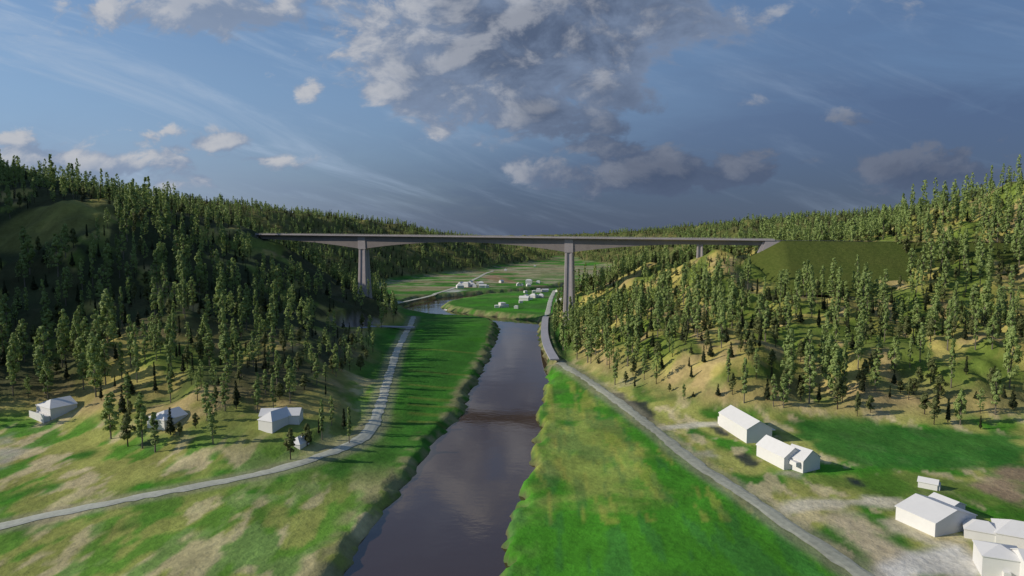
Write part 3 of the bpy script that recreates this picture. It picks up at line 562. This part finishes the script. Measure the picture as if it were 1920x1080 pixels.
# west bank cottages
p = pick(107, 772); house("house", p[0], p[1], R(58), "white house with a walled front terrace, at the foot of the dark wooded hillside", "house", [W_(L=8.6, Wd=10, h=3.4, hr=2.0, hip0=2.5), ('terrace_wall', dict(b=(-6.4, -4.5, -5, 4.8, -1.5, 1.0))), ('terrace_wall', dict(b=(-6.6, -6.4, -5.3, 5.1, -1.5, 1.9)))])
p = pick(314, 790); house("cottage", p[0], p[1], R(64), "white cottage half hidden behind small dark trees on the west bench", "cottage", [W_(L=8.4, Wd=8.2, h=3.0, hr=1.9, hip0=3.2)])
p = pick(525, 793); house("cottage", p[0], p[1], R(4), "white L-shaped cottage on the knoll of the west bench", "cottage", [W_(L=12.4, Wd=5.6, h=2.9, hr=1.7, oy=2), W_(L=9.0, Wd=5.8, h=2.7, hr=2.2, hip0=2.4, oy=-1.6, ox=-.8, rot=R(60))])
p = pick(561, 833); house("cabin", p[0], p[1], R(70), "tiny white cabin with a chimney below the L-shaped cottage", "cabin", [W_(L=4.6, Wd=4.0, h=1.9, hr=1.6, hip0=1.6), ('chimney', dict(b=(.2, .6, -.9, -.5, 2.2, 4.2)))])
# hamlets up the valley: (px, py base, width px, form, label)
far = [
 (864.6, 535, 10, 0, "small gabled white house at the back of the roadside hamlet, beyond the river bend"), (862.5, 540, 13, 1, "nearest hipped white house of the roadside hamlet"), (874, 537.5, 13, 2, "big square white house in the middle of the roadside hamlet"),
 (882, 532, 9, 0, "gabled white house at the top of the roadside hamlet"), (885.5, 536.5, 10, 1, "hipped white house hugging the big square one in the roadside hamlet"), (890, 538.5, 7, 2, "small boxy white annex house in front of the roadside hamlet"),
 (896, 533.5, 8, 0, "gabled white house behind the long house of the roadside hamlet"), (902, 534, 10, 1, "hipped white house just behind the long house of the roadside hamlet"), (905, 539, 14, 3, "long flat white house at the river side of the roadside hamlet"), (913, 539, 7, 2, "low white end house touching the long flat one by the river"),
 (940, 530, 8, 0, "lone small white house in the far pale fields"), (972, 536, 9, 0, "first of a touching pair of white gabled houses in the mid fields"), (978, 536, 7, 0, "narrower one of the touching pair of white gabled houses"),
 (991.7, 531.5, 12, 2, "square white farm building behind the far fields' little gabled house"), (991, 536.5, 8, 1, "little hipped white house in front of the square farm building"), (1009.4, 531, 7, 2, "small low white hut at the far end of the mid fields"),
 (985.4, 549, 6, 2, "small white hut on the shore of the upper river"), (1001, 548.5, 6, 2, "low white shed leaning on the tall white house by the upper river"), (1010, 547.5, 10, 4, "tall cubic white house by the upper river"), (1022, 547, 12, 3, "long low white house beside the tall cubic one"),
 (986, 558.5, 10, 0, "small gabled white house behind the long barn of the island hamlet"), (983, 563.5, 18, 3, "long white barn at the front of the island hamlet"), (995, 562, 5, 2, "small white shed at the end of the island hamlet's long barn"), (1000, 558.5, 12, 1, "hipped white house in the middle of the island hamlet"),
 (1008, 558, 8, 0, "gabled white house squeezed into the island hamlet"), (1014.6, 557.5, 10, 1, "hipped white house at the lane end of the island hamlet"), (976.7, 568, 6, 2, "tiny white shed in the green field before the island hamlet"),
 (941.7, 576, 14, 4, "big boxy white farmhouse alone on the green island field"), (931.5, 577, 7, 2, "low white annex standing beside the boxy island farmhouse"), (950, 576, 4, 2, "narrow white store beside the boxy island farmhouse"), (968, 578.5, 5, 2, "tiny white hut on the green island field near the shore"),
 (837, 573, 11, 3, "low white boathouse on the grassy point in the river"), (1050, 566, 12, 4, "white house beside the east river pier, partly hidden by it"), (1045, 547.5, 7, 0, "small white house among trees beyond the riverside lane"), (1096, 571, 8, 0, "white gabled house peeping out of the wood beside the east pier"),
 (948, 508, 5, 2, "distant white hut at the foot of the far forest"), (1003, 500, 4, 2, "most distant white hut, by the far riverbank")]
for px, py, wpx, form, lab in far:
    p = at_z(px, py, FLOOR) if py < 568 or px < 1080 else pick(px, py); m_ = p[1] / FPX; L = wpx * m_; L = max(L, 3.5); rz = random.uniform(-.5, .5)
    pr = {0: [W_(L=L * .95, Wd=L * .75, h=L * .38, hr=L * .26, rot=1.2)], 1: [W_(L=L, Wd=L * .8, h=L * .36, hr=L * .28, hip0=L * .3, hip1=L * .3)], 2: [W_(L=L, Wd=L * .8, h=L * .5, hr=L * .16, hip0=L * .25, hip1=L * .25)], 3: [W_(L=L, Wd=L * .5, h=L * .28, hr=L * .17)], 4: [W_(L=L * .8, Wd=L * .7, h=L * .55, hr=L * .1, hip0=L * .2, hip1=L * .2), W_(L=L, Wd=L * .4, h=L * .28, hr=L * .07, oy=-L * .3)]}[form]
    house("house", p[0], p[1], rz, lab, "house", pr)

# ------------------------------------------------------------------ trees
def leaf_mat(name, ca, cb, cc):
    m, N, B = mat(name, Roughness=.65); B.inputs['Specular IOR Level'].default_value = .25; g_ = N.n('ShaderNodeNewGeometry'); n_ = N.noise(g_.outputs['Position'], .09, 2, .5)
    c = N.mix(N.rng(n_.outputs['Fac'], .35, .65), ca, cb); c = N.mix(N.math('MULTIPLY', g_.outputs['Random Per Island'], .55), c, cc); N.put(B.inputs['Base Color'], c)
    tr = N.n('ShaderNodeBsdfTranslucent'); N.put(tr.inputs[0], c); mx = N.n('ShaderNodeMixShader'); mx.inputs[0].default_value = .28; N.put(mx.inputs[1], B.outputs[0]); N.put(mx.inputs[2], tr.outputs[0])
    N.put(N.t.nodes['Material Output'].inputs[0], mx.outputs[0]); return m
m_pop = leaf_mat("poplar_leaves", (.25, .345, .09), (.175, .26, .07), (.36, .42, .18)); m_spr = leaf_mat("spruce_needles", (.024, .038, .014), (.034, .048, .017), (.048, .058, .022)); m_ald = leaf_mat("alder_leaves", (.145, .17, .055), (.10, .13, .04), (.20, .215, .09))
m_bark = rough_mat("grey_bark", (.16, .14, .11), 2.0, .3); m_bark2 = rough_mat("dark_bark", (.055, .043, .032), 2.0, .3)
def leaves(centers, radii, n, size):
    """n leaf sprays scattered over clumps"""
    w = np.array(radii) ** 2; w = w / w.sum(); idx = rng.choice(len(centers), n, p=w); cen = np.array(centers)[idx]; rad = np.array(radii)[idx]
    d = rng.normal(size=(n, 3)); d /= np.linalg.norm(d, axis=1)[:, None]; r = rad * rng.random(n) ** .45
    pos = cen + d * r[:, None] * np.array((1, 1, 1.15))
    o_ = pos * np.array((1, 1, 0)); o_ /= np.linalg.norm(o_, axis=1)[:, None] + 1e-6
    nrm = o_ * .9 + d * .7 + np.array((0, 0, .25)) + rng.normal(size=(n, 3)) * .45; nrm /= np.linalg.norm(nrm, axis=1)[:, None]     # leaves turn their faces outward
    a = np.cross(nrm, rng.normal(size=(n, 3))); a /= np.linalg.norm(a, axis=1)[:, None] + 1e-9; b = np.cross(nrm, a)
    s = size * rng.uniform(.6, 1.3, n)[:, None]; a = a * s; b = b * s * .62
    return np.stack((pos - a, pos + b * .9 - a * .1, pos + a, pos - b * .9 + a * .1), 1)
def make_poplar(seed, H, wd):
    rd_ = random.Random(seed); mb = MB(); cs, rs = [], []; z0 = H * rd_.uniform(.16, .22)
    bend = [(rd_.uniform(-.3, .3), rd_.uniform(-.3, .3)) for _ in range(4)]; pts = [(bend[i][0] * i * .5, bend[i][1] * i * .5, H * .95 * i / 3) for i in range(4)]; pts[0] = (0, 0, -1.0)
    for i in range(3): mb.tube(pts[i], pts[i + 1], .24 * (1 - i * .28), .24 * (1 - (i + 1) * .28) + .01, 6)
    z = z0
    while z < H * .97:
        f = (z - z0) / (H - z0); prof_ = math.sin(math.pi * min(1, f * .80 + .20)) ** .65 if f < .95 else .3
        for _ in range(rd_.choice((2, 3, 3))):
            a = rd_.uniform(0, 2 * math.pi); rr = wd * prof_ * rd_.uniform(.35, 1.0); c = (math.cos(a) * rr, math.sin(a) * rr, z + rr * .9 + rd_.uniform(-.3, .5)); cs.append(c); rs.append(rd_.uniform(.55, 1.0) * (.45 + .35 * prof_) * wd * .62)
            if rr > wd * .45: mb.tube((0, 0, max(1, z - rr * .3)), c, .06, .02, 4)
        z += H * rd_.uniform(.045, .07)
    cs.append((pts[3][0], pts[3][1], H * .97)); rs.append(.45)
    return mb, leaves(cs, rs, 1500, .42)
def make_spruce(seed, H, wd):
    rd_ = random.Random(seed); mb = MB(); mb.tube((0, 0, -1), (0, 0, H * .95), .17, .02, 6); cs, rs = [], []; z = H * rd_.uniform(.10, .2)
    while z < H * .98:
        f = z / H; rr = wd * (1 - f) ** .8 * (0.75 + .5 * rd_.random()); n = max(3, int(6 * (1 - f) + 2))
        for k_ in range(n):
            a = 2 * math.pi * (k_ + rd_.random() * .8) / n; c = (math.cos(a) * rr * .62, math.sin(a) * rr * .62, z - rr * .12); cs.append(c); rs.append(max(.22, rr * .42))
            if k_ % 2 == 0: mb.tube((0, 0, z), c, .03, .015, 3)
        z += H * .06
    cs.append((0, 0, H * .97)); rs.append(.18); return mb, leaves(cs, rs, 1000, .30)
def make_alder(seed, H, wd):
    rd_ = random.Random(seed); mb = MB(); mb.tube((0, 0, -1), (rd_.uniform(-.2, .2), rd_.uniform(-.2, .2), H * .75), .19, .05, 6); cs, rs = [], []
    for _ in range(34):
        f = rd_.random(); z = H * (.24 + .70 * f); pr_ = math.sin(math.pi * (f * .72 + .26)) ** .8; a = rd_.uniform(0, 6.283); rr = wd * pr_ * rd_.uniform(.3, .85); c = (math.cos(a) * rr, math.sin(a) * rr, z); cs.append(c); rs.append(wd * rd_.uniform(.24, .42) * (.6 + .4 * pr_))
        if rr > wd * .4: mb.tube((0, 0, max(1.0, z - rr)), c, .06, .02, 4)
    return mb, leaves(cs, rs, 1200, .36)
KINDS = {'poplar': (make_poplar, m_pop, m_bark, "poplar_tree", "poplar", [(18, 1.75), (20, 1.5), (17, 2.1), (21, 1.75), (16, 1.05)]), 'spruce': (make_spruce, m_spr, m_bark2, "spruce_tree", "spruce", [(9, 1.35), (10, 1.05), (8, 1.5), (10, .7)]), 'alder': (make_alder, m_ald, m_bark2, "alder_tree", "alder", [(11, 2.2), (10, 1.9), (12, 1.7)])}
PROTO = {}
for kd, (fn, ml, mk, nm, ct, vs) in KINDS.items():
    L_ = []
    for i, (H, wd) in enumerate(vs):
        mb, lv = fn(hash((i, len(kd))) % 1000 + i * 13, H, wd); lv = lv[lv[:, :, 2].min(1) > .4]
        r_ = empty(nm, (0, 0, -500)); t_ = mb.build("trunk", mk, r_); cr = bpy.data.objects.new("crown", quads_mesh("crown", lv, [ml])); C.objects.link(cr); cr.parent = r_
        L_.append(dict(root=r_, H=H, lv=lv, used=False))
    PROTO[kd] = L_

# ---- where trees stand
cand = []   # (x, y, kind, variant, height, fixed)
def blocked(X, Y):
    b = gsample(rd, X, Y) < 9
    for ln, w_ in ((ROAD_E, 7), (ROAD_W, 19), (ROAD_F, 9), (SLAB, 5), (STRIP_A, 6), (STRIP_B, 6), (STRIP_C, 9), (ROAD_N, 7)): b |= line_dist(X, Y, ln) < (np.where(Y > 290, 11, w_) if w_ == 19 else w_)
    for (x, y, r_) in PADS:
        b |= np.hypot(X - x, Y - y) < (11 if y < 300 else 7)
        if y < 300 and x < 0: b |= (X > x - 24) & (X < x + 6) & (np.abs(Y - y + 2) < 8)
    s = (X - BL[0]) * AX[0] + (Y - BL[1]) * AX[1]; t = (X - BL[0]) * TV[0] + (Y - BL[1]) * TV[1]
    b |= ((X + 262) / 34) ** 2 + ((Y - 388) / 36) ** 2 < 1
    b |= (s > S0 - 8) & (s < -4) & (t > -9) & (t < 42)           # cleared strip at the west end
    b |= (s > SA - 8) & (s < SPAN + 200) & (t > -16) & (t < 54); b |= (s > -8) & (s < SA) & (np.abs(t) < 8.5)
    return b
# trees the photo shows singly: (base px, base py, top py, kind)
for px, py, top, kd, vi in ((208, 823, 735, 'poplar', 2), (240, 838, 772, 'alder', 1), (267, 841, 735, 'poplar', 0), (291, 849, 772, 'poplar', 4), (320, 816, 762, 'spruce', 0), (337, 817, 789, 'alder', 1), (388, 790, 715, 'poplar', 1), (367, 803, 772, 'alder', 0), (405, 766, 722, 'alder', 2), (422, 771, 698, 'poplar', 3), (443, 767, 712, 'spruce', 1), (230, 775, 720, 'spruce', 2), (85, 738, 610, 'poplar', 3), (25, 742, 650, 'poplar', 0), (90, 748, 672, 'poplar', 2), (545, 862, 800, 'alder', 2), (578, 832, 800, 'spruce', 0), (604, 825, 748, 'poplar', 4), (655, 832, 762, 'poplar', 4), (622, 798, 740, 'poplar', 1), (645, 805, 765, 'spruce', 1), (598, 817, 785, 'spruce', 1),
        (576, 838, 792, 'alder', 1), (240, 760, 700, 'poplar', 1), (498, 740, 692, 'poplar', 4),
        (1395, 757, 672, 'poplar', 4), (1365, 717, 655, 'poplar', 4), (1438, 752, 705, 'spruce', 0), (1450, 762, 700, 'poplar', 1), (1469, 766, 702, 'poplar', 2), (1517, 757, 645, 'poplar', 3), (1535, 755, 718, 'spruce', 1), (1570, 768, 705, 'alder', 2), (1607, 782, 732, 'alder', 2), (1632, 775, 740, 'alder', 0), (1688, 738, 712, 'alder', 1), (1751, 797, 743, 'alder', 2), (1777, 792, 745, 'spruce', 3), (1800, 797, 729, 'poplar', 2), (1838, 805, 778, 'spruce', 1), (1866, 778, 690, 'poplar', 0), (1882, 748, 722, 'spruce', 0), (1830, 748, 733, 'spruce', 2), (1762, 748, 700, 'alder', 0), (1610, 712, 690, 'spruce', 0), (1575, 720, 655, 'poplar', 2), (1676, 708, 630, 'poplar', 2), (1706, 690, 632, 'poplar', 1), (1745, 718, 670, 'alder', 0),
        (1296, 710, 685, 'spruce', 1), (1346, 744, 720, 'spruce', 0), (1332, 670, 640, 'spruce', 0), (1190, 727, 705, 'spruce', 1), (1173, 722, 695, 'alder', 2), (1153, 722, 660, 'poplar', 4), (1207, 700, 680, 'spruce', 1), (1292, 690, 670, 'spruce', 1), (1300, 745, 735, 'spruce', 2), (1282, 750, 720, 'poplar', 4), (1255, 735, 718, 'alder', 1), (1860, 655, 590, 'poplar', 2), (1890, 700, 585, 'poplar', 0)):
    p = pick(px, py); hgt = (py - top) * p[1] / FPX * 1.02
    cand.append((p[0], p[1], kd, vi, hgt, True))
fixed = np.array([(c[0], c[1]) for c in cand])
def scatter(n, ubox, ybox, keep):
    u = rng.uniform(*ubox, n); y = np.exp(rng.uniform(math.log(ybox[0]), math.log(ybox[1]), n)); y = np.sqrt(rng.random(n) * (ybox[1] ** 2 - ybox[0] ** 2) + ybox[0] ** 2); x = u * y
    hmv = gsample(GZ, x, y) - gsample(fl, x, y); ok = ((hmv > 2.2) | ((x > 24) & (x < 75) & (y > 345) & (y < 520) & (hmv > -1))) & ~blocked(x, y); x, y = x[ok], y[ok]; ok = rng.random(len(x)) < keep(x, y); return x[ok], y[ok]
def thin(x, y, dmin, have=None):
    cell = {}; out = []
    def key(a, b): return (int(a // 12), int(b // 12))
    if have is not None:
        for a, b in have: cell.setdefault(key(a, b), []).append((a, b, 6.0))
    dm = dmin(x, y)
    for a, b, d in zip(x, y, dm):
        kx, ky = key(a, b); bad = False
        for i in (-1, 0, 1):
            for j in (-1, 0, 1):
                for (c, e, dd) in cell.get((kx + i, ky + j), ()):
                    if (a - c) ** 2 + (b - e) ** 2 < max(d, dd if have is None else d) ** 2: bad = True; break
                if bad: break
            if bad: break
        if not bad: cell.setdefault(key(a, b), []).append((a, b, d)); out.append((a, b))
    return np.array(out)
def visible(x, y, top, slack=3.0):
    z = gsample(GZ, x, y) + top; vis = np.ones(len(x), bool)
    for f in np.linspace(.12, .985, 90): vis &= (CAMZ + (z - CAMZ) * f + slack > gsample(GZ, x * f, y * f))
    return vis
dn = lambda x, y: np.clip(fbm(x / 45, y / 45, 201, 3), 0, 1)
def keep_near(x, y):
    k_ = np.where(x < 0, .45 + smooth01((y - 212) / 35) * .55, .50 + smooth01((y - 240) / 60) * .50); return np.maximum(k_ * smooth01((dn(x, y) - .15) / .22), ((x > 20) & (x < 80) & (y > 395)) * .95)
x, y = scatter(24000, (-.95, .95), (185, 640), keep_near); near_t = thin(x, y, lambda x, y: np.where(x < 0, 5.0, np.where(y < 280, 4.7, np.where((x < 75) & (y > 400), 3.6, np.where(y < 440, 4.3, 4.0)))), fixed)
x, y = scatter(90000, (-.85, .85), (600, 2300), lambda x, y: np.ones(len(x))); far_t = thin(x, y, lambda x, y: np.clip(5.5 + (y - 600) * .0022, 5.5, 9.5))
for a, b in near_t:
    r_ = random.random(); pp = .52 if a < 0 else .46 if b > 300 else .34; kd = 'poplar' if r_ < pp else 'spruce' if r_ < pp + .33 else 'alder'
    H = {'poplar': 7 + 16 * random.random() ** .75 * (.75 if random.random() < .25 else 1), 'spruce': random.uniform(4.5, 9), 'alder': random.uniform(6, 11)}[kd]; H *= .98 if (a < 0 and b > 395) else .78 if (-115 < a < 0 and b > 215) else 1
    qx, qy = to_px(a, b, gz(a, b) + H); t_ = (a - BL[0]) * TV[0] + (b - BL[1]) * TV[1]
    if 470 < qx < 1455 and t_ > 0 and qy < 474: H *= .55; qx, qy = to_px(a, b, gz(a, b) + H)
    if 470 < qx < 1455 and t_ > 0 and qy < 470: continue
    if 588 < qx < 705 and t_ > 8 and 540 < qy < 612 and random.random() < .8: continue
    cand.append((a, b, kd, random.randrange(len(PROTO[kd])), H, False))
for a, b in far_t:
    r_ = random.random(); kd = 'poplar' if r_ < .45 else 'spruce' if r_ < .85 else 'alder'; H = {'poplar': random.uniform(8, 14), 'spruce': random.uniform(7, 11.5), 'alder': random.uniform(6, 9)}[kd]; cand.append((a, b, kd, random.randrange(len(PROTO[kd])), H, False))
cx = np.array([c[0] for c in cand]); cy = np.array([c[1] for c in cand]); ch = np.array([c[4] for c in cand]); cz = gsample(GZ, cx, cy); vis = visible(cx, cy, ch)
bpx, bpy_ = to_px(cx, cy, cz); tpx, tpy = to_px(cx, cy, cz + ch); infr = (bpx > -25) & (bpx < 1945) & (tpy < 1090); vis |= np.array([c[5] for c in cand])
MAXK = 292; solo = set()
for kd in KINDS:
    idx = [i for i in range(len(cand)) if cand[i][2] == kd and vis[i] and infr[i] and cy[i] < 640]
    idx.sort(key=lambda i: -(ch[i] / cy[i]) - (10 if cand[i][5] else 0)); solo |= set(idx[:MAXK])
# ---- individual trees
LMS = [("the long white barn", 1395, 800), ("the farmhouse", 1475, 850), ("the tiny shed", 1740, 908), ("the L-shaped cottage", 525, 780), ("the tiny cabin", 561, 826), ("the half hidden cottage", 312, 782), ("the terraced house", 105, 762), ("the west pier", 682, 556),
       ("the east pier", 1068, 588), ("the slender hillside pier", 1312, 488), ("the grassy embankment", 1580, 500), ("the bridge's east abutment", 1430, 458), ("the riverside lane", 1045, 678), ("the bridge's west end", 492, 442), ("the bare hill dome", 110, 420), ("the embankment's hillside end", 1700, 500)]
ORD = ["nearest", "second nearest", "third nearest", "fourth nearest", "fifth nearest", "sixth nearest"]
LOOK = {'poplar': "pale green poplar", 'spruce': "small dark spruce", 'alder': "bushy olive alder"}
buckets = {}
for i in solo:
    dd = [math.hypot(bpx[i] - l[1], bpy_[i] - l[2]) for l in LMS]; j = int(np.argmin(dd)); buckets.setdefault((cand[i][2], j), []).append((dd[j], i))
lab = {}
for (kd, j), L_ in buckets.items():
    L_.sort()
    for r_, (_, i) in enumerate(L_):
        nm = LMS[j][0]; side = "west" if cx[i] < 0 else "east"
        if r_ < len(ORD): lab[i] = (f"{LOOK[kd]}, {ORD[r_]} {KINDS[kd][4]} to {nm}", f"{KINDS[kd][4]} trees on the {side} hillside")
        else: lab[i] = (f"{LOOK[kd]} in the wood round {nm}, not among the nearest six", f"{KINDS[kd][4]} trees in the wood round {nm}")
for i in sorted(solo, key=lambda i: cy[i]):
    a, b, kd, vi, H, fx = cand[i]; pr = PROTO[kd][vi]; src = pr['root']
    if not pr['used']: o = src; pr['used'] = True
    else:
        o = src.copy(); C.objects.link(o)
        for chd in src.children: c_ = chd.copy(); C.objects.link(c_); c_.parent = o
    sc = H / pr['H']; o.location = (a, b, cz[i] - .1); o.rotation_euler = (0, 0, random.uniform(0, 6.28)); w_ = sc ** .5 * .98 if not fx else sc ** .7; w_ *= random.uniform(.8, 1.4); o.scale = (w_, w_, sc); tag(o, lab[i][0], KINDS[kd][4], lab[i][1])
for kd in PROTO:
    for pr in PROTO[kd]:
        if not pr['used']:
            for chd in list(pr['root'].children): bpy.data.objects.remove(chd)
            bpy.data.objects.remove(pr['root'])
# ---- all the rest: one forest
Q, MI = [], []; MATI = {'poplar': 0, 'spruce': 1, 'alder': 2}
for i in range(len(cand)):
    if i in solo or not vis[i] or bpx[i] < -260 or bpx[i] > 2180: continue
    a, b, kd, vi, H, fx = cand[i]; pr = PROTO[kd][vi]; k_ = int(np.clip(90000 / b, 55, 330)); lv = pr['lv']; k_ = min(k_, len(lv)); q = lv[rng.choice(len(lv), k_, replace=False)]
    cen = q.mean(1, keepdims=True); grow = (len(lv) / k_) ** .5 * .55; q = cen + (q - cen) * max(1, grow); sc = H / pr['H']; an = random.uniform(0, 6.28); ca_, sa_ = math.cos(an), math.sin(an); w_ = sc ** .5 * random.uniform(.8, 1.3)
    xx = (q[..., 0] * ca_ - q[..., 1] * sa_) * w_ + a; yy = (q[..., 0] * sa_ + q[..., 1] * ca_) * w_ + b; zz = q[..., 2] * sc + cz[i]; Q.append(np.stack((xx, yy, zz), -1)); MI.append(np.full(k_, MATI[kd]))
    t_ = .16; Q.append(np.array([[(a - t_, b, cz[i] - 1), (a + t_, b, cz[i] - 1), (a + t_ * .4, b, cz[i] + H * .7), (a - t_ * .4, b, cz[i] + H * .7)], [(a, b - t_, cz[i] - 1), (a, b + t_, cz[i] - 1), (a, b + t_ * .4, cz[i] + H * .7), (a, b - t_ * .4, cz[i] + H * .7)]])); MI.append(np.full(2, 3))
fm = quads_mesh("forest", np.concatenate(Q), [m_pop, m_spr, m_ald, m_bark2], np.concatenate(MI)); fo = bpy.data.objects.new("forest", fm); C.objects.link(fo); tag(fo, kind='stuff')
print("TREES solo", len(solo), "stuff", len(Q) // 2, "quads", sum(len(q) for q in Q))
